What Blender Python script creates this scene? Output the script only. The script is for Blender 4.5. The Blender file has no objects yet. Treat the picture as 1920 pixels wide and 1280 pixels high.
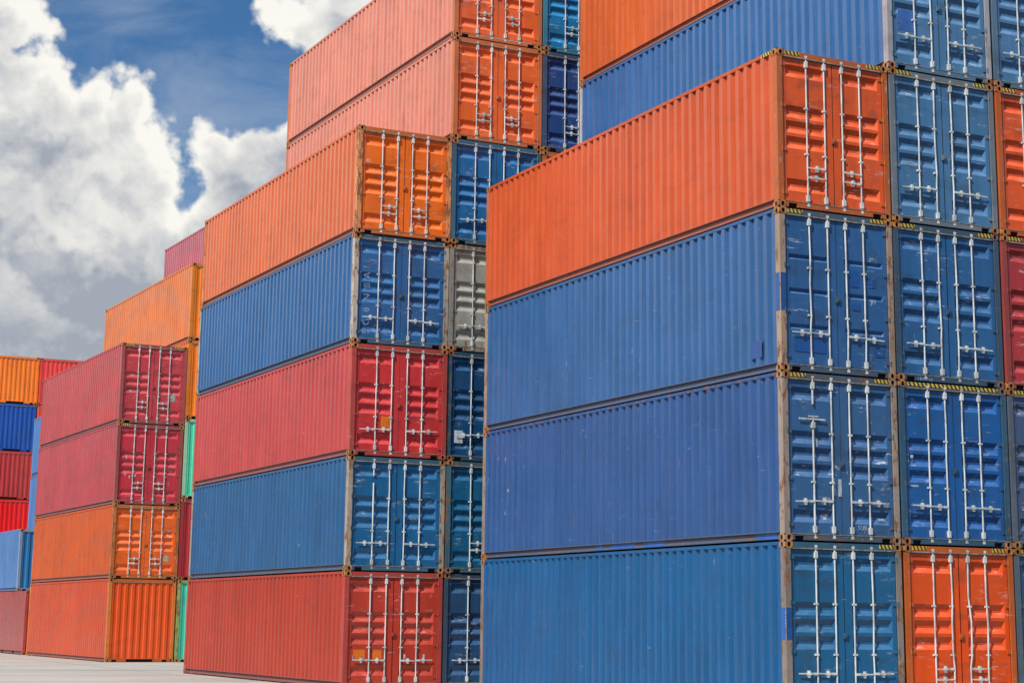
import bpy, math, random
from mathutils import Vector, Matrix
random.seed(7)
R = math.radians
S = bpy.context.scene
COL = S.collection

# ------------------------------------------------------------------ camera
F_PX, YAW, PITCH, ROLL, EYE = 3415.5, -0.4591, 0.19674, 0.01045, 1.469
cd = bpy.data.cameras.new('camera'); cam = bpy.data.objects.new('camera', cd); COL.objects.link(cam)
cy, sy = math.cos(YAW), math.sin(YAW)
FW = Vector((-sy*math.cos(PITCH), cy*math.cos(PITCH), math.sin(PITCH)))
r_ = Vector((cy, sy, 0)); u_ = r_.cross(FW)
RT = math.cos(ROLL)*r_ + math.sin(ROLL)*u_
UP = -math.sin(ROLL)*r_ + math.cos(ROLL)*u_
M = Matrix((( RT.x, UP.x, -FW.x, 0), (RT.y, UP.y, -FW.y, 0), (RT.z, UP.z, -FW.z, EYE), (0, 0, 0, 1)))
cam.matrix_world = M
cd.sensor_width = 36; cd.lens = F_PX/1920*36
cd.shift_x = -(994.3-960)/1920; cd.shift_y = -(640-487.9)/1920
cd.clip_start = 0.1; cd.clip_end = 6000
S.camera = cam
def px_dir(x, y):
    return (FW + RT*(x-994.3)/F_PX - UP*(y-487.9)/F_PX).normalized()

# ------------------------------------------------------------------ light
SUN = Vector((-0.70, -0.38, 0.79)).normalized()
SUN_EL = math.asin(SUN.z); SUN_AZ = math.atan2(SUN.x, SUN.y)
sl = bpy.data.lights.new('sun', 'SUN'); sl.energy = 4.6; sl.angle = R(0.6); sl.color = (1, .965, .91)
so = bpy.data.objects.new('sun', sl); COL.objects.link(so)
so.rotation_euler = (-SUN).to_track_quat('-Z', 'Y').to_euler(); so.location = (0, 0, 60)
S.view_settings.view_transform = 'Standard'; S.view_settings.look = 'None'
S.cycles.max_bounces = 5; S.cycles.diffuse_bounces = 3; S.cycles.glossy_bounces = 2
S.view_settings.exposure = 0.05; S.view_settings.gamma = 1

# ------------------------------------------------------------------ node helper
class NT:
    def __init__(s, t): s.t = t
    def n(s, typ, inp=None, **kw):
        nd = s.t.nodes.new(typ)
        for k, v in kw.items(): setattr(nd, k, v)
        if inp:
            for k, v in inp.items():
                sk = nd.inputs[k]
                if isinstance(v, bpy.types.NodeSocket): s.t.links.new(v, sk)
                else: sk.default_value = v
        return nd
    def math(s, op, a, b=0.0, c=0.0, clamp=False):
        nd = s.n('ShaderNodeMath', {0: a, 1: b, 2: c}, operation=op, use_clamp=clamp); return nd.outputs[0]
    def vm(s, op, a, b=(0, 0, 0)):
        nd = s.n('ShaderNodeVectorMath', {0: a, 1: b}, operation=op)
        return nd.outputs['Value'] if op in ('DISTANCE', 'LENGTH', 'DOT_PRODUCT') else nd.outputs[0]
    def noise(s, vec, scale, detail=4, rough=.55, dist=0.0):
        return s.n('ShaderNodeTexNoise', {'Vector': vec, 'Scale': scale, 'Detail': detail, 'Roughness': rough, 'Distortion': dist}).outputs[0]
    def mr(s, v, a, b, c=0.0, d=1.0, smooth=True):
        nd = s.n('ShaderNodeMapRange', {0: v, 1: a, 2: b, 3: c, 4: d}, interpolation_type='SMOOTHSTEP' if smooth else 'LINEAR'); return nd.outputs[0]
    def mix(s, f, a, b, blend='MIX'):
        nd = s.n('ShaderNodeMix', None, data_type='RGBA', blend_type=blend)
        for i, v in ((0, f), (6, a), (7, b)):
            if isinstance(v, bpy.types.NodeSocket): s.t.links.new(v, nd.inputs[i])
            else: nd.inputs[i].default_value = v if i == 0 else (tuple(v) + (1,))[:4]
        return nd.outputs[2]

# ------------------------------------------------------------------ world: blue sky with cumulus
W_ = bpy.data.worlds.new('World'); S.world = W_; W_.use_nodes = True
t = NT(W_.node_tree); W_.node_tree.nodes.clear()
tc = t.n('ShaderNodeTexCoord').outputs['Generated']
dirv = t.vm('NORMALIZE', tc)
sky = t.n('ShaderNodeTexSky', sky_type='NISHITA', sun_disc=False, sun_elevation=SUN_EL, sun_rotation=SUN_AZ,
          air_density=1.0, dust_density=0.4, ozone_density=2.2, altitude=0)
skyc = t.n('ShaderNodeVectorMath', {0: sky.outputs[0], 3: 0.105}, operation='SCALE').outputs[0]
hs = t.n('ShaderNodeHueSaturation', {'Hue': .505, 'Saturation': 1.38, 'Value': .80, 'Color': skyc}).outputs[0]
# cumulus masses: (centre x, y, radius) measured as angles from the camera axis
BL = [(-5, 30, 66), (30, 70, 55), (62, 130, 74), (0, 200, 140), (90, 260, 120), (180, 172, 50), (237, 218, 62), (290, 248, 46),
      (298, 300, 50), (215, 330, 140), (292, 350, 56), (120, 460, 240), (285, 450, 90), (330, 560, 190),
      (382, 272, 36), (408, 305, 46), (470, 330, 76), (520, 318, 66), (600, 330, 95), (402, 375, 46), (440, 470, 120), (520, 420, 130),
      (545, 22, 44), (590, 40, 52), (650, 15, 90), (590, 75, 34), (760, 40, 120),
      (-260, 300, 300), (-150, 700, 420), (-900, 700, 420)]
g = bpy.data.node_groups.new('cloud_field', 'ShaderNodeTree')
g.interface.new_socket('Vector', in_out='INPUT', socket_type='NodeSocketVector')
g.interface.new_socket('Field', in_out='OUTPUT', socket_type='NodeSocketFloat')
G = NT(g); gi = G.n('NodeGroupInput').outputs[0]
w1 = G.n('ShaderNodeTexNoise', {'Vector': gi, 'Scale': 30.0, 'Detail': 6.0, 'Roughness': .54}, normalize=False).outputs[0]
vor = G.n('ShaderNodeTexVoronoi', {'Vector': gi, 'Scale': 70.0, 'Detail': 1.5, 'Roughness': .5}, feature='F1').outputs[0]
acc = None
for x, y, r in BL+[(None, (.25, -.45, .86), 1500), (None, (-.50, .86, .20), 1500)]:  # two unseen clouds added overhead and left for bright reflections
    d = G.vm('DISTANCE', gi, tuple(px_dir(x, y) if x is not None else Vector(y).normalized()))
    f = G.math('MULTIPLY_ADD', d, -F_PX, float(r))
    acc = f if acc is None else G.math('SMOOTH_MAX', acc, f, 14.0)
f = G.math('MULTIPLY_ADD', w1, 40.0, acc)
f = G.math('MULTIPLY_ADD', vor, -30.0, f)
f = G.math('ADD', f, 24.0)
go = G.n('NodeGroupOutput', {0: f})
def field(v):
    nd = t.n('ShaderNodeGroup'); nd.node_tree = g; t.t.links.new(v, nd.inputs[0]); return nd.outputs[0]
f0 = field(dirv)
off = (UP*0.010 + RT*0.004)
f1 = field(t.vm('NORMALIZE', t.vm('ADD', dirv, tuple(off))))
mask = t.mr(f0, -11.0, 18.0)
lit = t.mr(t.math('SUBTRACT', f0, f1), -22.0, 34.0)          # small billows facing the light
mid = t.noise(dirv, 26.0, 5, .6, .6)
depth = t.mr(f0, 0.0, 80.0)
big = t.noise(t.vm('ADD', dirv, (3.1, 1.7, .4)), 11.0, 6, .55, .5)
patch = t.mr(big, .36, .64)
sep = t.n('ShaderNodeSeparateXYZ', {0: dirv}).outputs
bank = t.mr(sep[0], .02, -.14)                        # unseen bank of cloud added beyond the left edge to brighten side reflections
low = t.math('MULTIPLY', t.mr(sep[2], .14, .36, 1.0, 0.0), t.math('SUBTRACT', 1.0, t.math('MULTIPLY', bank, t.mr(sep[2], .06, .26))))
lite = t.math('ADD', t.math('MULTIPLY', lit, .42), t.math('MULTIPLY', t.mr(mid, .30, .70), .42))
lite = t.math('ADD', lite, t.math('MULTIPLY', patch, .34))
grey = t.math('SUBTRACT', t.math('ADD', t.math('MULTIPLY', depth, .62), t.math('MULTIPLY', low, .56)), t.math('SUBTRACT', lite, .42))
cc = t.mix(t.mr(t.math('ADD', grey, t.mr(t.noise(dirv, 15.0, 6, .62, .4), .3, .7, -.26, .24)), 0.0, 1.12, smooth=False), (.93, .91, .85), (.355, .39, .455))
front = t.math('MULTIPLY', bank, t.mr(sep[1], 0.0, .3))
cc = t.mix(t.math('MULTIPLY', front, t.mr(sep[2], .02, .16, 1.0, 0.0)), cc, (.15, .165, .19))   # unseen dark base added to dim reflections in the low sides
cc = t.mix(t.math('MULTIPLY', front, t.mr(sep[2], .08, .32)), cc, (1.10, 1.08, 1.04))  # unseen upper bank raised past white to brighten side reflections
thin = t.mr(t.noise(t.vm('MULTIPLY', dirv, (1.0, 1.0, 2.3)), 7.0, 6, .6, .6), .40, .68, .04, .55)
sk2 = t.mix(thin, hs, (.36, .44, .58))
fin = t.mix(mask, sk2, cc)
bg = t.n('ShaderNodeBackground', {'Color': fin, 'Strength': 1.0})
t.n('ShaderNodeOutputWorld', {0: bg.outputs[0]})

# ------------------------------------------------------------------ materials
def new_mat(name):
    m = bpy.data.materials.new(name); m.use_nodes = True; m.node_tree.nodes.clear(); return m, NT(m.node_tree)
def paint(name, rough=.42, streaks=1.0, rust=1.0, dirt_shade=0.0, grime=.22, scuff=.45, spec=.4, ledge_gleam=.5):
    m, t = new_mat(name)
    oi = t.n('ShaderNodeObjectInfo'); base = oi.outputs['Color']; wear = oi.outputs['Alpha']
    pos = t.n('ShaderNodeNewGeometry').outputs['Position']
    st = t.vm('MULTIPLY', pos, (5.0, 5.0, .45))
    n1 = t.noise(st, 1.0, 5, .6); n2 = t.noise(pos, .55, 2, .5)
    
    val = t.math('ADD', t.mr(n1, .3, .7, 1-.09*streaks, 1+.09*streaks), t.mr(n2, .3, .7, -.06, .06))
    c = t.mix(1.0, base, t.n('ShaderNodeCombineColor', {0: val, 1: val, 2: val}).outputs[0], 'MULTIPLY')
    fade = t.mr(t.noise(t.vm('MULTIPLY', pos, (2.6, 2.6, .5)), .9, 4, .7), .45, .8, 0, .16)
    c = t.mix(t.math('MULTIPLY', fade, streaks*.25), c, (.42, .43, .43))
    gm = t.mr(t.noise(t.vm('MULTIPLY', pos, (1.3, 1.3, 2.6)), 1.0, 5, .62, .4), .50, .72, 0, grime)
    c = t.mix(gm, c, (.035, .032, .03))
    # pale scuffs and chipped, rusty spots
    sc = t.math('MULTIPLY', t.mr(t.noise(t.vm('MULTIPLY', pos, (2.2, 2.2, 14.0)), 1.6, 6, .75), .62 if scuff < .6 else .57, .70 if scuff < .6 else .64), t.mr(t.noise(pos, 1.7, 2), .5, .62))
    c = t.mix(t.math('MULTIPLY', sc, t.math('MULTIPLY', t.math('MULTIPLY_ADD', wear, 1.4, .45), scuff), clamp=True), c, (.60, .61, .60))
    ch = t.math('MULTIPLY', t.mr(t.noise(t.vm('MULTIPLY', pos, (14.0, 14.0, 4.0)), 1.0, 3, .6), .66, .71), t.math('MULTIPLY', t.mr(t.noise(pos, .42, 2), .50, .64), t.mr(wear, .15, .4)))
    c = t.mix(t.math('MULTIPLY', ch, .6), c, (.50, .53, .55))
    rn = t.noise(t.vm('MULTIPLY', pos, (9.0, 9.0, 3.2)), 1.0, 5, .72)
    thr = t.math('SUBTRACT', .80, t.math('MULTIPLY', wear, .36*rust))
    rm = t.mr(t.math('SUBTRACT', rn, thr), 0.0, .05)
    rc = t.mix(t.noise(pos, 22.0, 4), (.105, .042, .018), (.30, .13, .055))
    c = t.mix(t.math('MULTIPLY', rm, .9), c, rc)
    if dirt_shade:
        c = t.mix(dirt_shade, c, (.13, .12, .115))  # even dark mix: rail grime, with shade under the lip painted in
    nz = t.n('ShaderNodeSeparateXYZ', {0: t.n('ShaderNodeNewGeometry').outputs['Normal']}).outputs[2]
    ledge_mask = t.math('MULTIPLY', t.mr(nz, .25, .6), t.mr(t.noise(t.vm('MULTIPLY', pos, (2., 2., 6.)), 1.6, 4, .65), .30, .62, .12, .62))
    gleam_col = t.mix(.16, t.mix(1.0, c, (2.1, 2.1, 2.1), 'MULTIPLY'), (.62, .66, .70))
    c = t.mix(t.math('MULTIPLY', ledge_mask, ledge_gleam), c, gleam_col)          # sky highlight painted onto upward ledges
    hb = t.noise(pos, 2.3, 2)
    bump = t.n('ShaderNodeBump', {'Height': hb, 'Strength': .35, 'Distance': .02})
    rg = t.math('ADD', t.mr(n1, .3, .7, rough-.05, rough+.08), t.math('MULTIPLY', rm, .35))
    b = t.n('ShaderNodeBsdfPrincipled', {'Base Color': c, 'Roughness': rg, 'Normal': bump.outputs[0], 'Specular IOR Level': spec})
    t.n('ShaderNodeOutputMaterial', {0: b.outputs[0]})
    return m
def plain(name, col, rough=.5, var=.25, scale=14., metal=0.0):
    m, t = new_mat(name)
    pos = t.n('ShaderNodeNewGeometry').outputs['Position']
    n = t.noise(t.vm('MULTIPLY', pos, (1, 1, .4)), scale, 6, .65)
    v = t.mr(n, .3, .7, 1-var, 1+var)
    c = t.mix(1.0, col, t.n('ShaderNodeCombineColor', {0: v, 1: v, 2: v}).outputs[0], 'MULTIPLY')
    b = t.n('ShaderNodeBsdfPrincipled', {'Base Color': c, 'Roughness': rough, 'Metallic': metal})
    t.n('ShaderNodeOutputMaterial', {0: b.outputs[0]}); return m
M_SIDE = paint('corrugated_paint', .25, .8, spec=.62, grime=.16, ledge_gleam=.3)
M_DOOR = paint('door_paint', .28, .7, ledge_gleam=.85, scuff=.75, grime=.40, spec=.5)
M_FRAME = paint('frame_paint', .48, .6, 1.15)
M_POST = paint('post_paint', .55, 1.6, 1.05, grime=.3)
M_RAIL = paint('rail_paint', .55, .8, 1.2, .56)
def rod_mat():
    m, t = new_mat('galvanised_rod')
    pos = t.n('ShaderNodeNewGeometry').outputs['Position']
    c = t.mix(t.mr(t.noise(t.vm('MULTIPLY', pos, (1, 1, .5)), 5.0, 5, .65), .38, .64), (.66, .69, .66), (.40, .41, .39))
    c = t.mix(t.mr(t.noise(t.vm('MULTIPLY', pos, (3, 3, 1)), 6.0, 5, .7), .60, .68, 0, .75), c, (.22, .12, .07))
    b = t.n('ShaderNodeBsdfPrincipled', {'Base Color': c, 'Roughness': .42})
    t.n('ShaderNodeOutputMaterial', {0: b.outputs[0]}); return m
M_ROD = rod_mat()
M_BLACK = plain('rubber_gasket', (.020, .020, .022), .8, .2)
M_DARK = plain('recess_shade', (.012, .012, .012), .9, .1)  # near-black paints in the shade inside holes and cutouts
M_YEL = plain('hazard_yellow', (.62, .42, .04), .5, .3, 30.)
M_BLK = plain('hazard_black', (.03, .028, .02), .5, .3)
M_WHITE = plain('white_lettering', (.42, .47, .52), .6, .35, 26.)
M_GHOST = plain('faded_lettering', (.17, .27, .42), .5, .55, 16.)
M_PLATE = plain('data_plate_metal', (.33, .31, .26), .5, .3, 20.)
def casting_mat():
    m, t = new_mat('rusty_casting')
    oi = t.n('ShaderNodeObjectInfo')
    pos = t.n('ShaderNodeNewGeometry').outputs['Position']
    n = t.noise(pos, 11.0, 7, .68); n2 = t.noise(pos, 40.0, 4)
    c = t.mix(t.mr(n, .34, .62), (.56, .225, .05), (.20, .075, .028))
    c = t.mix(t.math('MULTIPLY', t.mr(t.noise(pos, 5.0, 4), .50, .58), .55), c, oi.outputs['Color'])
    c = t.mix(t.mr(n2, .5, .8, 0, .35), c, (.52, .33, .14))
    bump = t.n('ShaderNodeBump', {'Height': n2, 'Strength': .5, 'Distance': .01})
    b = t.n('ShaderNodeBsdfPrincipled', {'Base Color': c, 'Roughness': .75, 'Normal': bump.outputs[0]})
    t.n('ShaderNodeOutputMaterial', {0: b.outputs[0]}); return m
M_CAST = casting_mat()
M_TRIM = plain('weathered_drip_strip', (.27, .235, .18), .6, .45, 12.)
def ground_mat():
    m, t = new_mat('concrete_paving')
    pos = t.n('ShaderNodeNewGeometry').outputs['Position']
    n = t.noise(pos, .16, 8, .62); n2 = t.noise(pos, 1.9, 6, .6); n3 = t.noise(pos, 45., 3)
    c = t.mix(t.mr(n, .32, .68), (.50, .465, .405), (.43, .40, .355))
    c = t.mix(t.mr(n2, .45, .75, 0, .35), c, (.36, .34, .31))
    tr = t.noise(t.vm('MULTIPLY', pos, (.10, 1.4, 1)), 1.0, 5, .6)
    c = t.mix(t.mr(tr, .52, .66, 0, .55), c, (.25, .24, .225))
    bump = t.n('ShaderNodeBump', {'Height': t.math('ADD', n3, n2), 'Strength': .3, 'Distance': .02})
    b = t.n('ShaderNodeBsdfPrincipled', {'Base Color': c, 'Roughness': .85, 'Normal': bump.outputs[0]})
    t.n('ShaderNodeOutputMaterial', {0: b.outputs[0]}); return m

# ------------------------------------------------------------------ mesh building
class MB:
    def __init__(s): s.v = []; s.f = []; s.m = []
    def box(s, x0, x1, y0, y1, z0, z1, mi=0):
        b = len(s.v)
        s.v += [(x0,y0,z0),(x1,y0,z0),(x1,y1,z0),(x0,y1,z0),(x0,y0,z1),(x1,y0,z1),(x1,y1,z1),(x0,y1,z1)]
        for q in ((0,3,2,1),(4,5,6,7),(0,1,5,4),(1,2,6,5),(2,3,7,6),(3,0,4,7)):
            s.f.append(tuple(b+i for i in q)); s.m.append(mi)
    def quad(s, a, b, c, d, mi=0):
        k = len(s.v); s.v += [a, b, c, d]; s.f.append((k, k+1, k+2, k+3)); s.m.append(mi)
    def strip(s, A, B, mi=0):
        for i in range(len(A)-1): s.quad(A[i], A[i+1], B[i+1], B[i], mi)
    def tube(s, pts, r, n=10, mi=0):
        k0 = len(s.v)
        for p in pts:
            for i in range(n):
                a = 2*math.pi*i/n; s.v.append((p[0]+r*math.cos(a), p[1]+r*math.sin(a), p[2]))
        for j in range(len(pts)-1):
            for i in range(n):
                a = k0+j*n+i; b = k0+j*n+(i+1) % n; s.f.append((a, b, b+n, a+n)); s.m.append(mi)
        s.f.append(tuple(k0+i for i in range(n))[::-1]); s.m.append(mi)
        k = k0+(len(pts)-1)*n; s.f.append(tuple(k+i for i in range(n))); s.m.append(mi)
    def cyly(s, x, z, y0, y1, r, n=10, mi=0):
        k = len(s.v)
        for y in (y0, y1):
            for i in range(n):
                a = 2*math.pi*i/n; s.v.append((x+r*math.cos(a), y, z+r*math.sin(a)))
        for i in range(n):
            j = (i+1) % n; s.f.append((k+i, k+j, k+n+j, k+n+i)); s.m.append(mi)
        s.f.append(tuple(k+i for i in range(n))); s.m.append(mi)
        s.f.append(tuple(k+n+i for i in range(n))[::-1]); s.m.append(mi)
    def mesh(s, name, mats):
        me = bpy.data.meshes.new(name); me.from_pydata(s.v, [], s.f)
        for m in mats: me.materials.append(m)
        if len(mats) > 1: me.polygons.foreach_set('material_index', s.m)
        me.update(); return me
def obj(name, me, parent=None, loc=(0, 0, 0), rz=0, scale=None, color=None):
    o = bpy.data.objects.new(name, me); COL.objects.link(o)
    o.location = loc; o.rotation_euler = (0, 0, rz)
    if scale: o.scale = scale
    if parent: o.parent = parent
    if color: o.color = color
    return o

CW = 2.438
def trap(lo, hi, pitch, a, b):
    """trapezoid corrugation: list of (position, depth flag)"""
    n = max(1, round((hi-lo)/pitch)); p = (hi-lo)/n; out = [(lo, 0)]
    for i in range(n):
        s = lo+i*p; out += [(s+p*.37, 0), (s+p*.50, 1), (s+p*.87, 1), (s+p, 0)]
    return out
LIB = {}
def lib(key, fn):
    if key not in LIB: LIB[key] = fn()
    return LIB[key]
def m_side(H, L):
    b = MB(); pr = trap(.15, L-.15, .278, 0, 0)
    A = [(.010+.050*d, y, .155) for y, d in pr]; B = [(.010+.050*d, y, H-.055) for y, d in pr]
    b.strip(A, B); return b.mesh('side_panel', [M_SIDE])
def m_flatside(H, L):
    b = MB(); k = 5; ys = [.15+(L-.3)*i/k for i in range(k+1)]
    for i in range(k): b.box(.010, .030, ys[i]+.004, ys[i+1]-.004, .155, H-.055)
    return b.mesh('side_panel', [M_SIDE])
def m_roof(H, L):
    b = MB(); pr = trap(.12, L-.12, .21, 0, 0)
    A = [(.055, y, H-.020-.018*d) for y, d in pr]; B = [(CW-.055, y, H-.020-.018*d) for y, d in pr]
    b.strip(A, B); b.quad((.05, .06, .12), (CW-.05, .06, .12), (CW-.05, L-.06, .12), (.05, L-.06, .12)); return b.mesh('roof_panel', [M_SIDE])
def m_end(H):
    b = MB(); pr = trap(.10, CW-.10, .245, 0, 0)
    A = [(x, .022+.026*d, .13) for x, d in pr]; B = [(x, .022+.026*d, H-.10) for x, d in pr]
    b.strip(A, B); return b.mesh('end_panel', [M_SIDE])
def m_post(H):
    b = MB()
    b.box(.006, .118, .006, .03, .118, H-.118); b.box(.0065, .030, .0305, .150, .118, H-.118)
    b.box(.030, .060, .0305, .09, .118, H-.118)
    return b.mesh('corner_post', [M_POST])
def m_cast():
    b = MB(); x1, y1, z1 = .162, .178, .118
    def holed(face, u0, u1, v0, v1, hu, hv, hw, hh, dep):
        P = lambda u, v, d=0: {'F': (u, d, v), 'S': (d, u, v), 'T': (u, v, z1-d), 'B': (u, v, d)}[face]
        # octagonal opening with a real recess behind it
        oct_ = []
        for i in range(12):
            a = 2*math.pi*i/12; ex = math.copysign(abs(math.cos(a))**.6, math.cos(a)); ey = math.copysign(abs(math.sin(a))**.6, math.sin(a))
            oct_.append((hu+hw*ex, hv+hh*ey))
        rect = []
        for i in range(12):
            a = 2*math.pi*i/12; c, s = math.cos(a), math.sin(a); m = max(abs(c), abs(s))
            rect.append((u0+(u1-u0)*(.5+.5*c/m), v0+(v1-v0)*(.5+.5*s/m)))
        for i in range(12):
            j = (i+1) % 12
            b.quad(P(*rect[i]), P(*rect[j]), P(*oct_[j]), P(*oct_[i]))
            b.quad(P(*oct_[i]), P(*oct_[j]), P(*oct_[j], dep), P(*oct_[i], dep), 1)
        k = len(b.v); b.v += [P(*q, dep) for q in oct_]; b.f.append(tuple(range(k, k+12))); b.m.append(1)
        # square up the corners of the face
        for (cu, cv) in ((u0, v0), (u1, v0), (u1, v1), (u0, v1)): pass
    holed('F', 0, x1, 0, z1, .085, .058, .030, .041, .055)
    holed('S', 0, y1, 0, z1, .092, .058, .026, .041, .055)
    b.quad((0, 0, z1), (x1, 0, z1), (x1, y1, z1), (0, y1, z1)); b.quad((0, 0, 0), (0, y1, 0), (x1, y1, 0), (x1, 0, 0))
    b.quad((x1, 0, 0), (x1, y1, 0), (x1, y1, z1), (x1, 0, z1)); b.quad((0, y1, 0), (0, y1, z1), (x1, y1, z1), (x1, y1, 0))
    return b.mesh('corner_casting', [M_CAST, M_DARK])
def m_toprail(H, L):
    b = MB(); b.box(.005, .058, .180, L-.180, H-.068, H-.010); return b.mesh('top_rail', [M_FRAME])
def m_botrail(L, pockets=False):
    b = MB()
    b.box(.008, .080, .180, L-.180, .143, .158)
    if pockets:
        c = L/2; segs = [(.18, c-1.20), (c-.84, c+.84), (c+1.20, L-.18)]
        for a, e in segs: b.box(.062, .078, a, e, .036, .142)
        b.box(.068, .078, c-1.199, c-.841, .036, .142, 1); b.box(.068, .078, c+.841, c+1.199, .036, .142, 1)
    else: b.box(.062, .078, .180, L-.180, .036, .142)
    b.box(.040, .078, .180, L-.180, .028, .0355)
    return b.mesh('bottom_rail', [M_RAIL, M_DARK])
def m_header(H):
    b = MB(); b.box(.163, CW-.163, .008, .060, H-.112, H-.014); b.box(.119, CW-.119, .004, .058, H-.131, H-.1125, 1)
    return b.mesh('door_header', [M_FRAME, M_TRIM])
def m_sill():
    b = MB(); b.box(.163, CW-.163, .008, .060, .088, .114); b.box(.125, CW-.125, .002, .060, .1145, .126, 2)
    for a, e in ((.163, .215), (.400, CW-.400), (CW-.215, CW-.163)): b.box(a, e, .008, .060, .018, .0875)
    b.box(.216, CW-.216, .075, .09, .018, .085, 1)
    return b.mesh('door_sill', [M_FRAME, M_DARK, M_TRIM])
def m_endsill():
    b = MB()
    for a, e in ((.163, .230), (.40, .74), (CW-.74, CW-.40), (CW-.230, CW-.163)): b.box(a, e, .010, .060, .018, .1295)
    b.box(.231, .399, .010, .060, .088, .1295); b.box(CW-.399, CW-.231, .010, .060, .088, .1295)
    b.box(.741, CW-.741, .012, .060, .108, .1295)
    b.box(.231, CW-.231, .10, .12, .018, .107, 1)
    return b.mesh('end_sill', [M_FRAME, M_DARK])
GROOVES = {'five': (.088, .375, .482, .590, .885), 'three': (.275, .505, .745), 'six': (.09, .27, .43, .58, .73, .89)}
def m_door(H, kind, w=1.094):
    """left leaf in its own frame: x 0..w, z 0..h, outer face at y = .045"""
    z0, z1 = .130, H-.138; h = z1-z0; b = MB(); yo, yi = .046, .092
    gx0, gx1 = .085, w-.165
    # stiles
    b.box(0, gx0-.004, yo-.006, yo+.04, 0, h); b.box(gx1+.004, w, yo-.006, yo+.04, 0, h)
    b.box(gx0-.0035, gx1+.0035, yo-.006, yo+.04, 0, .055); b.box(gx0-.0035, gx1+.0035, yo-.006, yo+.04, h-.055, h)
    zs = [(.055, yo)]
    G_ = sorted(1-q for q in GROOVES[kind]); gh = .100 if kind == 'three' else .222; gs = .042 if kind == 'three' else .088
    for q in G_:
        c = q*h; zs += [(c-gh/2, yo), (c-gh/2+gs, yi), (c+gh/2-gs, yi), (c+gh/2, yo)]
    zs.append((h-.055, yo))
    e = .045
    A = [(gx0+(e if y == yi else 0), y, z) for z, y in zs]; B = [(gx1-(e if y == yi else 0), y, z) for z, y in zs]
    b.strip(A, B)
    # groove end cheeks
    for i in range(1, len(zs)-1, 4):
        for X, s in ((gx0, 1), (gx1, -1)):
            b.quad((X, yo, zs[i][0]), (X+s*e, yi, zs[i+1][0]), (X+s*e, yi, zs[i+2][0]), (X, yo, zs[i+3][0]))
    return b.mesh('door', [M_DOOR])
def m_gasket(H, w=1.094):
    h = H-.268; b = MB()
    b.box(-.013, -.001, .040, .075, -.004, h+.004); b.box(w+.0005, w+.0115, .040, .07, -.004, h+.004)
    b.box(0, w, .040, .075, h+.001, h+.016); b.box(0, w, .040, .075, -.012, -.001)
    return b.mesh('door_gasket', [M_BLACK])
def m_broken_rod(H, lo, hi, tee):
    h = H-.268; b = MB(); y = .020
    b.tube([(0, y, -.085), (0, y, h*lo)], .0175, 10); b.tube([(0, y, h*hi), (0, y, h+.085)], .0175, 10)
    for z in (.02, h-.14): b.box(-.028, .026, -.008, .044, z, z+.115)
    for q in (.335,): b.box(-.045, .026, .0025, .046, h*q-.016, h*q+.016)
    for z in (-.075, h+.052): b.box(-.030, .030, .001, .022, z, z+.022)
    if tee:
        b.box(-.30, .26, .004, .018, h*lo-.05, h*lo-.025); b.box(-.10, .10, -.002, .020, h*lo+.001, h*lo+.02); b.box(-.034, .030, -.010, .044, h*lo-.19, h*lo-.09)
    return b.mesh('locking_rod', [M_ROD])
def m_rod(H, bend):
    h = H-.268; b = MB(); x = 0.0; y = .020; rnd = random.Random(int(bend*1000))
    pts = [(x, y, -.085), (x, y, .10)]
    if bend:
        for q in (.25, .33, .55, .72): pts.append((x+rnd.uniform(-1, 1)*bend, y-abs(rnd.uniform(0, bend)), h*q))
    pts += [(x, y, h-.10), (x, y, h+.085)]
    b.tube(pts, .0150, 10)
    for z in (.02, h-.14): b.box(-.028, .026, -.008, .044, z, z+.115)
    for z in (-.075, h+.052): b.box(-.030, .030, .001, .022, z, z+.022); b.box(-.022, .022, .001, .020, z-.026, z-.0005) if z > 0 else b.box(-.022, .022, .001, .020, z+.0225, z+.05)
    for q in (.335, .655): z = h*q; b.box(-.045, .026, .0025, .046, z-.016, z+.016)
    return b.mesh('locking_rod', [M_ROD])
def m_handle(up=True):
    b = MB(); b.box(.012, .105, -.004, .010, -.020, .020); b.box(.105, .40, -.003, .008, -.011, .011)
    b.box(.165, .205, -.006, .040, -.062, .050); b.cyly(.185, -.002, -.016, .0, .030, 10); b.box(.13, .24, -.0075, .012, -.018, .018)
    return b.mesh('rod_handle', [M_ROD])
def m_hinge():
    b = MB(); b.box(-.055, .075, .022, .039, -.030, .030); b.tube([(-.018, .012, -.045), (-.018, .012, .045)], .016, 8); return b.mesh('hinge', [M_FRAME])
def m_camkeeper():
    b = MB(); b.box(-.05, .05, .010, .030, -.06, .04); b.box(-.02, .02, -.004, .012, -.03, .03); return b.mesh('door_catch', [M_FRAME])
def m_hazard(n=4, w=.32, mir=False):
    b = MB(); h = .066; b.box(0, w, -.0015, .0, 0, h, 0); k = w/n
    for i in range(n):
        x = i*k; s = .45*k
        b.quad((x+k*.18, -.003, h), (min(x+k*.18+s, w), -.003, h), (min(x+k*.18+s+k*.40, w), -.003, 0), (min(x+k*.18+k*.40, w), -.003, 0), 1)
    return b.mesh('hazard_sticker', [M_YEL, M_BLK])

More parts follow.
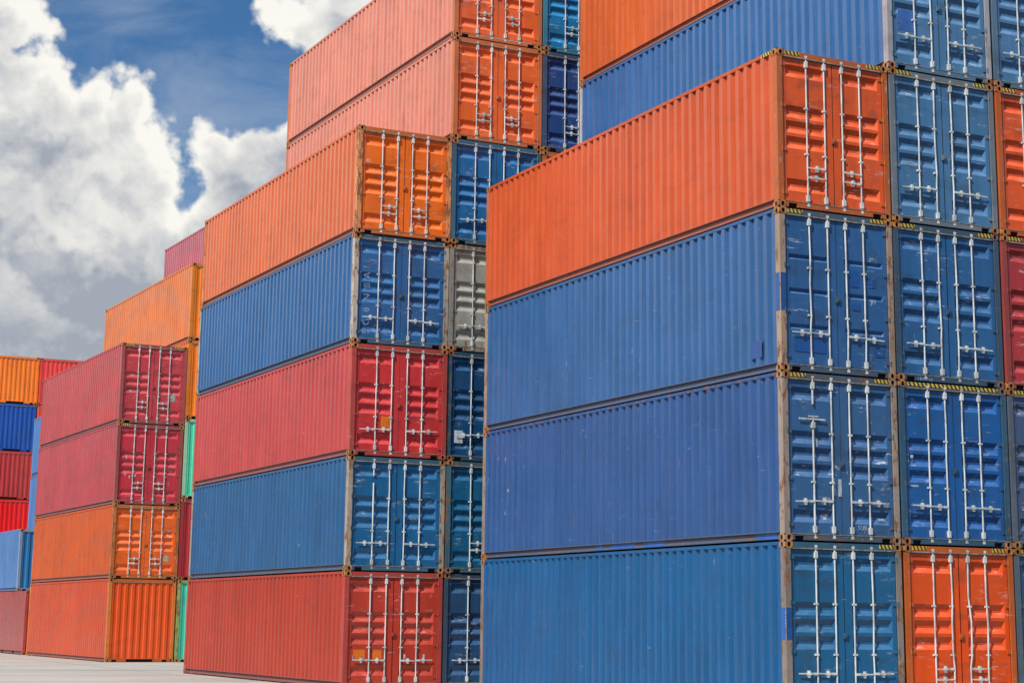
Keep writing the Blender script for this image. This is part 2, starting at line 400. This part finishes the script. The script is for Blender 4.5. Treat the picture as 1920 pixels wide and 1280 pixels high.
def lin(c):
    return tuple(((v/255+.055)/1.055)**2.4 if v/255 > .04045 else v/255/12.92 for v in c)
HC, HS = 2.896, 2.608
def container(name_col, frame, x, y, z, H, label, L=12.192, front='door', pat='five', handles='row', side_col=None, post=None,
              wear=.25, pwear=None, stack_rot=0.0, origin=(0, 0), detail=True, hazard=None, side='corr', pockets=False, jit=True, broken=None, bend=0.0, cat='shipping container'):
    rnd = random.Random(label)
    def deep(c, k, q):
        m = max(c)
        if min(c) > .72*m: return tuple(v*k for v in c)
        if c[0] > .7 and c[2] > .15: return tuple(v*k for v in c)
        if c[2] == m: return (c[0]*k*q*.95, c[1]*k*(.42+.55*q), c[2]*k*.93)
        if c[0] == m and c[1] > 1.4*c[2]: return (c[0]*k, c[1]*k*(.3+.8*q), c[2]*k*q*.75)
        return tuple(v*k*(1 if v > m*.98 else q) for v in c)
    sc = deep(side_col or name_col, .73, .66); col = deep(name_col, 1.0, .76)  # one paint split into side and door tones to balance light on each
    frame = deep(frame, .80, .95) if frame else None; post = tuple(min(1, v*.96) for v in post) if post else None
    C4 = lambda c, w: (c[0], c[1], c[2], w)
    X, Y = x, y
    if jit: X += rnd.uniform(-.010, .010); Y += rnd.uniform(-.018, .018)
    cs, sn = math.cos(stack_rot), math.sin(stack_rot)
    root = bpy.data.objects.new('shipping_container', None); COL.objects.link(root)
    root.empty_display_size = .5
    root.location = (origin[0]+X*cs-Y*sn, origin[1]+X*sn+Y*cs, z)
    root.rotation_euler = (0, 0, stack_rot+(rnd.uniform(-.0008, .0008) if jit else 0))
    root['label'] = label; root['category'] = cat; root['group'] = 'shipping containers stacked in the yard'
    h_ = H-.003
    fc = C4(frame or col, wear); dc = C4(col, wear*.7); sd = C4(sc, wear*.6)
    pw = wear if pwear is None else pwear; pc = C4(post or frame or col, pw)
    hl, hr = (m_flatside if side == 'flat' else m_side), m_side
    ms = lib(('side', side, h_, L), lambda: hl(h_, L))
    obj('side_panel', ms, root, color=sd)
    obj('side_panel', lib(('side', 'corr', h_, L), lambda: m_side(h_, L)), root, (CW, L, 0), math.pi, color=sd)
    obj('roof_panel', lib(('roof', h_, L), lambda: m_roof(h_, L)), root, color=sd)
    mp = lib(('post', h_), lambda: m_post(h_)); mc = lib('cast', m_cast)
    for (px, py, sx, sy_) in ((0, 0, 1, 1), (CW, 0, -1, 1), (0, L, 1, -1), (CW, L, -1, -1)):
        obj('corner_post', mp, root, (px, py, 0), 0, (sx, sy_, 1), pc)
        obj('corner_casting', mc, root, (px, py, 0), 0, (sx, sy_, 1), pc)
        obj('corner_casting', mc, root, (px, py, h_-.118), 0, (sx, sy_, 1), pc)
    for px, sx in ((0, 1), (CW, -1)):
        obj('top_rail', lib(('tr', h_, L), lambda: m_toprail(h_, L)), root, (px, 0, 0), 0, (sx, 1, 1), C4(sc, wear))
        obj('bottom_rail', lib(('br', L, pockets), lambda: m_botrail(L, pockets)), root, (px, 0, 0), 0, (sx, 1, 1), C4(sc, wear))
    mh = lib(('head', h_), lambda: m_header(h_)); me = lib(('end', h_), lambda: m_end(h_)); mes = lib('esill', m_endsill)
    # far end is a closed, corrugated wall
    obj('end_panel', me, root, (CW, L, 0), math.pi, color=sd); obj('end_header', mh, root, (CW, L, 0), math.pi, color=fc); obj('end_sill', mes, root, (CW, L, 0), math.pi, color=fc)
    if front == 'closed':
        obj('end_panel', me, root, color=dc); obj('end_header', mh, root, color=fc); obj('end_sill', mes, root, color=fc)
        return root
    obj('door_header', mh, root, color=fc); obj('door_sill', lib('sill', m_sill), root, color=fc)
    dm = lib(('door', h_, pat), lambda: m_door(h_, pat)); gm = lib(('gask', h_), lambda: m_gasket(h_)); hm = lib('hinge', m_hinge); hd = lib('handle', m_handle)
    dh = h_-.268
    for k in (0, 1):
        s = 1 if k == 0 else -1
        d = obj('door', dm, root, (.122 if k == 0 else CW-.122, 0, .130), 0, (s, 1, 1), dc)
        obj('door_gasket', gm, d)
        for q in (.055, .355, .66, .95): obj('hinge', hm, d, (0, 0, dh*q), color=fc)
        for j, rx in enumerate((.515, .905)):
            bd = bend if rnd.random() < .55 else 0.0; bd = round(bd*(1+j*.3), 3)
            rm = lib(('brk', h_, broken), lambda: m_broken_rod(h_, *broken)) if (broken and k == 0 and j == 0) else lib(('rod', h_, bd), lambda: m_rod(h_, bd))
            rod = obj('locking_rod', rm, d, (rx, 0, 0))
            if not detail: continue
            if handles == 'row': hz, ds = .212*dh+rnd.uniform(-.01, .01), -1
            elif handles == 'stagger': hz, ds = ((.175 if j == 0 else .245)*dh, 1 if j == 0 else -1)
            else: hz, ds = ((.13 if j == 0 else .22)*dh, -1)
            ho = obj('rod_handle', hd, d, (rx, 0, hz), 0, (ds, 1, 1))
            ho.rotation_euler = (0, rnd.uniform(-.03, .03), 0)
    cm = lib('catch', m_camkeeper)
    obj('door_catch', cm, root, (CW/2, 0, .13+dh*.46), color=fc)
    if hazard:
        for w_ in hazard:
            if w_ == 'L': obj('hazard_sticker', lib('hz', m_hazard), root, (.175, .0065, h_-.085))
            if w_ == 'R': obj('hazard_sticker', lib('hz', m_hazard), root, (CW-.475, .0065, h_-.085))
            if w_ == 'F': obj('hazard_sticker', lib('hzf', lambda: m_hazard(22, 2.05)), root, (.19, .0065, h_-.085))
            if w_ == 'S': obj('hazard_sticker', lib('hz', m_hazard), root, (.0035, .50, h_-.070), -math.pi/2)
    return root

def patch(root, name, x0, x1, z0, z1, color=None, mat=None, y=.0385, label=None):
    b = MB(); b.box(x0, x1, y-.0015, y, z0, z1)
    o = obj(name, b.mesh(name, [mat or M_DOOR]), root, color=(tuple(color)+(.2,)) if color else None)
    if label: o['label'] = label
    return o
def side_patch(root, name, y0, y1, z0, z1, color, x=.0085):
    b = MB(); b.box(x-.0015, x, y0, y1, z0, z1); return obj(name, b.mesh(name, [M_SIDE]), root, color=tuple(color)+(.15,))
def lettering(root, text, x, z, size, rot=0.0, y=.036, mat=None, side=False):
    cu = bpy.data.curves.new('t', 'FONT'); cu.body = text; cu.size = size; cu.extrude = .0008; cu.resolution_u = 2
    o = bpy.data.objects.new('lettering', cu); COL.objects.link(o); bpy.context.view_layer.update()
    dg = bpy.context.evaluated_depsgraph_get(); me = bpy.data.meshes.new_from_object(o.evaluated_get(dg))
    bpy.data.objects.remove(o); me.materials.clear(); me.materials.append(mat or M_WHITE)
    o2 = bpy.data.objects.new('lettering', me); COL.objects.link(o2); o2.parent = root
    if side:
        o2.matrix_local = Matrix.Translation((.004, x, z)) @ Matrix.Rotation(-math.pi/2, 4, 'Z') @ Matrix.Rotation(math.pi/2, 4, 'X') @ Matrix.Rotation(rot, 4, 'Z')
    else:
        o2.matrix_local = Matrix.Translation((x, y, z)) @ Matrix.Rotation(math.pi/2, 4, 'X') @ Matrix.Rotation(rot, 4, 'Z')
    return o2

# ------------------------------------------------------------------ ground
b = MB(); N = 24; a = -400.0; k = 2400/N
b.quad((-900, -300, 0), (1500, -300, 0), (1500, 2100, 0), (-900, 2100, 0))
gr = obj('concrete_ground', b.mesh('concrete_ground', [ground_mat()])); gr['kind'] = 'structure'
b = MB(); b.quad((-900, -300, .004), (1500, -300, .004), (1500, 24.5, .004), (-900, 24.5, .004))
al = obj('added_dark_ground', b.mesh('added_dark_ground', [plain('added_ground_dark', (.055, .055, .057), .9, .3, 3.)])); al['kind'] = 'structure'  # unseen dark plane added to cut ground bounce on the container fronts
b = MB()
for i in range(-6, 30): b.box(-60, 90, 5*i-.012, 5*i+.012, .002, .006) if 4 < i < 24 else None
for i in range(-10, 16):
    for j in range(5, 23): b.box(6*i+2.0-.012, 6*i+2.0+.012, 5*j+.02, 5*j+4.98, .002, .006)
jt = obj('paving_joints', b.mesh('paving_joints', [plain('joint_filler', (.33, .315, .29), .9, .3)])); jt['kind'] = 'structure'

# ------------------------------------------------------------------ colours (albedo)
ORA = (.74, .125, .022); ORB = (.80, .19, .03); ORD = (.72, .10, .012)
RUST = (.33, .20, .13)
BL1 = (.035, .16, .37); BL2 = (.03, .13, .33); BL3 = (.028, .17, .34)
A0 = (17.676, 25.946); B0 = (14.831, 39.275); C0 = (15.712, 64.977)
RB, RC = .013, .025
def A(c, l, *a, **k):
    dx = (0, 2.483, 4.966)[c]
    return container(*a[:2], dx, 0, sum([HC]*l), HC, a[2], origin=A0, **k)
# ---- stack A, nearest, right
a11 = A(0, 0, (.016, .135, .27), (.05, .15, .24), 'petrol blue container at the foot of the nearest corner column', side_col=(.010, .150, .335), post=(.25, .20, .17), wear=.4, pwear=.72, hazard='R', bend=.012)
a12 = A(0, 1, (.045, .13, .27), (.11, .13, .17), 'scuffed blue container with a broken locking rod, second up in the nearest column', side_col=(.052, .135, .33), post=(.33, .26, .21), wear=.62, broken=(.76, .845, True), pwear=.70, hazard='LR', bend=.008)
a13 = A(0, 2, (.035, .125, .29), (.09, .13, .19), 'blue container with three-groove doors below the big orange one, nearest column', side_col=(.062, .175, .37), post=(.36, .25, .18), pat='three', wear=.5, pwear=.70, hazard='LR', bend=.014)
a14 = A(0, 3, (.72, .105, .02), (.58, .13, .05), 'large orange container with long side in full view, topmost of the nearest column', side_col=(.72, .125, .03), handles='stagger', wear=.30, pwear=.55, hazard='LRS', bend=.008)
A(1, 0, (.74, .085, .008), (.62, .12, .03), 'vivid orange container at the bottom right, beside the petrol blue one', handles='stagger', wear=.32, pwear=.46, hazard='LR', bend=.02)
a22 = A(1, 1, (.012, .115, .33), (.05, .12, .20), 'royal blue container with a full strip of yellow and black chevrons above its doors', wear=.30, pwear=.46, hazard='F', bend=.006)
a23 = A(1, 2, (.03, .125, .28), (.06, .11, .17), 'mid blue container right of the three-groove one and above the royal blue one', wear=.42, pwear=.46, hazard='LR', bend=.01)
A(1, 3, (.085, .20, .34), (.19, .22, .25), 'faded grey blue container to the right of the large orange one', wear=.48, pwear=.46, hazard='LR', bend=.01)
a25 = A(1, 4, (.10, .22, .36), (.12, .22, .33), 'light blue container above the faded one, its long side rising behind the large orange', side_col=(.055, .20, .44), post=(.42, .40, .42), wear=.35, pwear=.46, hazard='', bend=.006)
A(1, 5, (.74, .16, .03), (.60, .14, .05), 'orange container on top of the light blue one at the upper edge of the picture', wear=.22)
A(2, 0, (.045, .11, .21), (.10, .14, .18), 'dark slate blue container at the lowest right edge', wear=.4, pwear=.46, hazard='L')
A(2, 1, (.075, .115, .21), (.12, .14, .18), 'dusty grey blue container at the right edge, under the red one', wear=.45, pwear=.46, hazard='L')
A(2, 2, (.42, .04, .04), (.36, .06, .05), 'dull red container at the right edge', handles='stagger', wear=.3, pwear=.46, hazard='L')
A(2, 3, (.74, .10, .02), (.60, .12, .04), 'orange container at the right edge, above the dull red one', handles='stagger', wear=.25, pwear=.46, hazard='L')
A(2, 4, (.11, .23, .38), (.13, .21, .31), 'pale blue container at the top right corner of the picture', wear=.3, pwear=.46)

# ---- stack B, middle
def B(c, l, *a, **k):
    return container(*a[:2], c*2.456, 0, HS*l, HS, a[2], origin=B0, stack_rot=RB, **k)
b11 = B(0, 0, (.46, .045, .03), (.46, .06, .045), 'brick red container on the ground in the middle block, orange patches on its doors', side_col=(.50, .045, .022), wear=.22, pwear=.35, handles='row', bend=.006)
b12 = B(0, 1, (.016, .13, .27), (.06, .14, .20), 'teal blue container between two red ones in the middle block', side_col=(.025, .145, .31), post=(.36, .29, .22), wear=.45, broken=(.80, .87, False), pwear=.7, bend=.006)
b13 = B(0, 2, (.55, .045, .042), (.50, .07, .055), 'crimson red container with one orange patch on the door, third up in the middle block', side_col=(.60, .095, .085), wear=.22, pwear=.5, bend=.004)
b14 = B(0, 3, (.022, .145, .33), (.07, .15, .24), 'blue container with faded upright lettering on its left door', side_col=(.035, .16, .36), post=(.42, .38, .32), wear=.34, pwear=.75, bend=.004)
b15 = B(0, 4, (.80, .17, .018), (.62, .16, .06), 'bright orange container topping the front column of the middle block', side_col=(.76, .19, .075), post=(.66, .27, .10), wear=.25, pwear=.8, handles='stagger', bend=.003)
B(1, 0, (.030, .085, .18), (.05, .09, .15), 'navy container with a white round mark, bottom of the second column in the middle block', wear=.3)
B(1, 1, (.012, .12, .23), (.06, .14, .18), 'dark teal container, second up beside the tall blue wall', wear=.5, pwear=.8, handles='stagger')
b23 = B(1, 2, (.010, .075, .18), (.03, .09, .15), 'dark navy container with a white label on its left door', wear=.35, pwear=.7)
B(1, 3, (.31, .31, .27), (.30, .29, .25), 'weathered grey container stained with dark blotches', wear=.80, pwear=.6, handles='row')
B(1, 4, (.020, .15, .34), (.06, .16, .26), 'cobalt blue container with scratched doors below the salmon pair', wear=.35, handles='row')
B(1, 5, (.74, .145, .050), (.62, .17, .09), 'salmon sided container with orange doors, lower of the salmon pair', side_col=(.78, .26, .165), wear=.28, handles='stagger')  # salmon side_col has sky reflection painted into the orange sides
b27 = B(1, 6, (.74, .145, .055), (.62, .17, .09), 'salmon sided container with orange doors, topmost of the middle block', side_col=(.78, .25, .155), wear=.28, handles='stagger')  # sky reflection painted into side_col here too
for i in range(4): B(2, i, (.05, .13, .25), None, 'blue container hidden low in the third column of the middle block, level %s' % ('one', 'two', 'three', 'four')[i], wear=.3, detail=False)
B(2, 4, (.70, .16, .04), (.6, .15, .05), 'orange container showing only a sliver below the dark blue one', wear=.3, detail=False)
B(2, 5, (.030, .080, .24), (.06, .10, .20), 'dark indigo container beneath the turquoise one', wear=.35, handles='stagger')
B(2, 6, (.010, .22, .44), (.05, .24, .36), 'turquoise container high up between salmon and orange', wear=.4, handles='stagger')

# ---- stack C, left
def Cc(c, zs, l, *a, **k):
    return container(*a[:2], c*2.462+k.pop('dx', 0), k.pop('dy', 0), sum(zs[:l]), zs[l], a[2], origin=C0, stack_rot=RC, **k)
Z1 = (HC, HS, HC, HC)
Cc(0, Z1, 0, (.66, .085, .014), (.60, .12, .02), 'burnt orange container on the ground showing a closed corrugated end wall', side_col=(.68, .095, .035), post=(.62, .18, .03), front='closed', wear=.25, pwear=.5)
c12 = Cc(0, Z1, 1, (.72, .125, .022), (.55, .14, .04), 'amber orange container with double doors, second up in the left block', side_col=(.68, .125, .018), wear=.3, pwear=.8, handles='stagger')
c13 = Cc(0, Z1, 2, (.52, .045, .065), (.36, .08, .08), 'raspberry red container directly on the amber orange one', side_col=(.54, .10, .115), wear=.4, pwear=.7, handles='stagger', hazard='L')
c14 = Cc(0, Z1, 3, (.54, .07, .085), (.40, .09, .09), 'rose red container with chevron stickers and a grey plate, top of the left front column', side_col=(.56, .10, .10), wear=.3, pwear=.4, handles='stagger', hazard='LR')
Z2 = (HC,)*6
Cc(1, Z2, 0, (.06, .50, .44), (.32, .42, .12), 'sea green container on the ground glimpsed beside the burnt orange one', front='closed', wear=.5, pwear=.8, dy=-.03)
Cc(1, Z2, 1, (.38, .02, .03), (.36, .03, .035), 'dark crimson container glimpsed between two green ones', front='closed', wear=.2, dy=-.03)
Cc(1, Z2, 2, (.10, .62, .47), (.40, .60, .42), 'mint green container glimpsed behind the rose red column', front='closed', wear=.3, dy=-.03)
c24 = Cc(1, Z2, 3, (.88, .22, .008), (.80, .20, .02), 'orange container just below the tall one behind the rose red column', wear=.25, dy=-.03, hazard='L', front='closed')
Cc(1, Z2, 4, (.88, .22, .012), (.80, .22, .03), 'bright orange container topping the second column of the left block', side_col=(.80, .26, .09), wear=.2, dy=-.03, front='closed')
for i in range(5): Cc(2, Z2, i, (.40, .10, .08), None, 'brown container hidden in the third column of the left block, level %s' % ('one', 'two', 'three', 'four', 'five')[i], front='closed', detail=False)
Cc(2, Z2, 5, (.55, .18, .24), (.5, .2, .24), 'mauve pink container peeping over the bright orange one', wear=.2, front='closed')
# ---- bay behind C
container((.46, .085, .07), None, 0, 12.95, 0, HS, 'small brownish red container with fork pockets at the far left on the ground', L=6.058, front='closed', side='flat', pockets=True, origin=C0, stack_rot=RC, wear=.3)
container((.03, .22, .48), (.30, .42, .60), 0, 14.7, HS, HS, 'sky blue flat sided container resting on the small brownish red one', side_col=(.13, .33, .66), front='closed', side='flat', origin=C0, stack_rot=RC, wear=.08)
container((.40, .09, .07), None, 0, 19.2, 0, HS, 'brownish red container behind the small one with fork pockets', L=6.058, front='closed', side='flat', pockets=True, origin=C0, stack_rot=RC, wear=.3)
zz = 0
for i, hh in enumerate((HS, HC, HC, HC)):
    container((.10, .28, .55), None, 3.2, 15.6, zz, hh, ('grey blue container, lowest of the far column behind the left block', 'grey blue container, second in the far column behind the left block', 'light blue container seen as a sliver beside the red side, lower of two', 'light blue container seen as a sliver beside the red side, upper of two')[i], side_col=(.13, .30, .58), front='closed', origin=C0, stack_rot=RC, wear=.2); zz += hh
# ---- far stack E
EC = [[(.35, .06, .05), (.10, .2, .45), (.80, .003, .004), (.46, .045, .04), (.010, .085, .38), (.92, .22, .02)],
      [(.35, .06, .05), (.10, .2, .45), (.5, .1, .05), (.25, .3, .45), (.88, .10, .07), (.86, .075, .06)]]
EL = [['red brown container at the base of the farthest stack', 'blue container low in the farthest stack', 'scarlet container above the sky blue one at the left edge', 'brick red container over the scarlet one at the left edge', 'deep blue container under the orange one at the left edge', 'orange container topping the farthest stack at the left edge'],
      ['red brown container at the base of the farthest stack, right column', 'blue container low in the right column of the farthest stack', 'rust container hidden in the right column of the farthest stack', 'grey blue container hidden in the right column of the farthest stack', 'coral container peeping as a thin strip beside the deep blue one', 'coral red container at the top of the farthest stack, beside the orange one']]
for c in (0, 1):
    for i in range(6):
        container(EC[c][i], None, 20.081-CW+c*2.475, 101.878, HS*i, HS, EL[c][i], front='closed', wear=.15)

# ------------------------------------------------------------------ marks, patches, plates
dz = .13
DB = (.012, .080, .29)
patch(a13, 'paint_patch', .30, .96, .36, .58, DB); patch(a13, 'paint_patch', 2.02, 2.21, .38, .52, DB)
patch(a13, 'paint_patch', 1.52, 1.70, 1.60, 1.90, DB); patch(a13, 'paint_patch', 1.90, 2.06, 1.62, 1.80, DB); patch(a13, 'paint_patch', 1.55, 1.72, 1.18, 1.30, DB)
patch(a13, 'paint_patch', .008, .116, 1.05, 1.72, (.012, .075, .25), y=.0055)
side_patch(a13, 'paint_patch', .034, .148, 1.05, 1.72, (.012, .075, .25), x=.0045)
side_patch(a13, 'paint_patch', .62, .95, .30, .62, (.012, .07, .24))
patch(a11, 'paint_patch', .008, .116, 1.25, 1.78, (.012, .075, .25), y=.0055)
side_patch(a11, 'paint_patch', .034, .148, 1.25, 1.78, (.015, .12, .42), x=.0045)
for y0, y1 in ((.30, .95), (4.05, 4.9), (5.2, 6.2), (6.5, 6.8)):
    b = MB(); b.box(.0595, .0615, y0, y1, .040, .138); obj('paint_patch', b.mesh('paint_patch', [M_SIDE]), a12, color=(.02, .12, .42, .1))
patch(a12, 'sticker_remnant', 1.02, 1.09, .80, 1.10, mat=M_WHITE); patch(a12, 'sticker_remnant', 1.15, 1.22, .78, 1.08, mat=M_WHITE, y=.0345); patch(a12, 'sticker_remnant', .70, .74, 1.62, 1.76, mat=M_WHITE, y=.0445)
patch(a22, 'sticker_remnant', .24, .30, 1.52, 1.58, mat=M_WHITE, y=.0445)
lettering(a13, 'JH', 1.95, 1.32, .12, y=.0435); lettering(a12, 'RB', 2.12, .62, .09, y=.0435); lettering(a12, 'SUB', 1.55, .22, .11)
lettering(a11, '2A5SE', .085, 1.72, .11, -math.pi/2, side=True, mat=M_WHITE)
patch(a25, 'paint_patch', .28, .66, .78, 1.18, (.05, .14, .42), y=.0445)
patch(b11, 'paint_patch', .27, .55, .62, .86, (.72, .16, .01), y=.0445); patch(b11, 'paint_patch', .74, .96, .66, .86, (.72, .16, .01), y=.0445)
patch(b13, 'paint_patch', .78, 1.02, .66, .94, (.72, .17, .01), y=.0445)
patch(b23, 'white_label', .22, .44, .42, .72, mat=M_WHITE, y=.0445)
for (tx, zz) in (('5', .22), ('G', .42), ('8', .74), ('N', 1.00), ('8', 1.32), ('A', 1.54), ('I', 1.78), ('I', 1.92)):
    lettering(b14, tx, .43, zz, .24, math.pi/2, y=.0435, mat=M_GHOST)
patch(c14, 'data_plate', 1.86, 2.06, .86, 1.14, mat=M_PLATE, y=.0445); patch(c12, 'data_plate', 1.92, 2.10, .62, .84, mat=M_PLATE, y=.0445)
patch(b27, 'paint_patch', .70, 2.16, .095, .122, (.62, .55, .52), y=.0075)

for (o, pts) in ((c13, ((.36, 1.62), (.62, 1.58), (.34, 1.02), (.50, .92), (.70, .98))), (c14, ((.40, 1.66), (.36, 1.10), (.66, 1.14), (.62, .94))), (b11, ((.26, .64), (.46, .62), (1.50, .66), (1.98, .66)))):
    for (x, z) in pts: patch(o, 'sticker_remnant', x, x+.045, z, z+.10, mat=M_WHITE, y=.0445)
for k in range(7): patch(a23, 'sticker_remnant', .46+.05*k, .485+.05*k, .030, .078, mat=M_GHOST, y=.0075)
patch(a12, 'sticker_remnant', 1.98, 2.14, .40, .43, mat=M_WHITE, y=.0445); patch(a22, 'sticker_remnant', .20, .40, 1.02, 1.05, mat=M_WHITE, y=.0445)
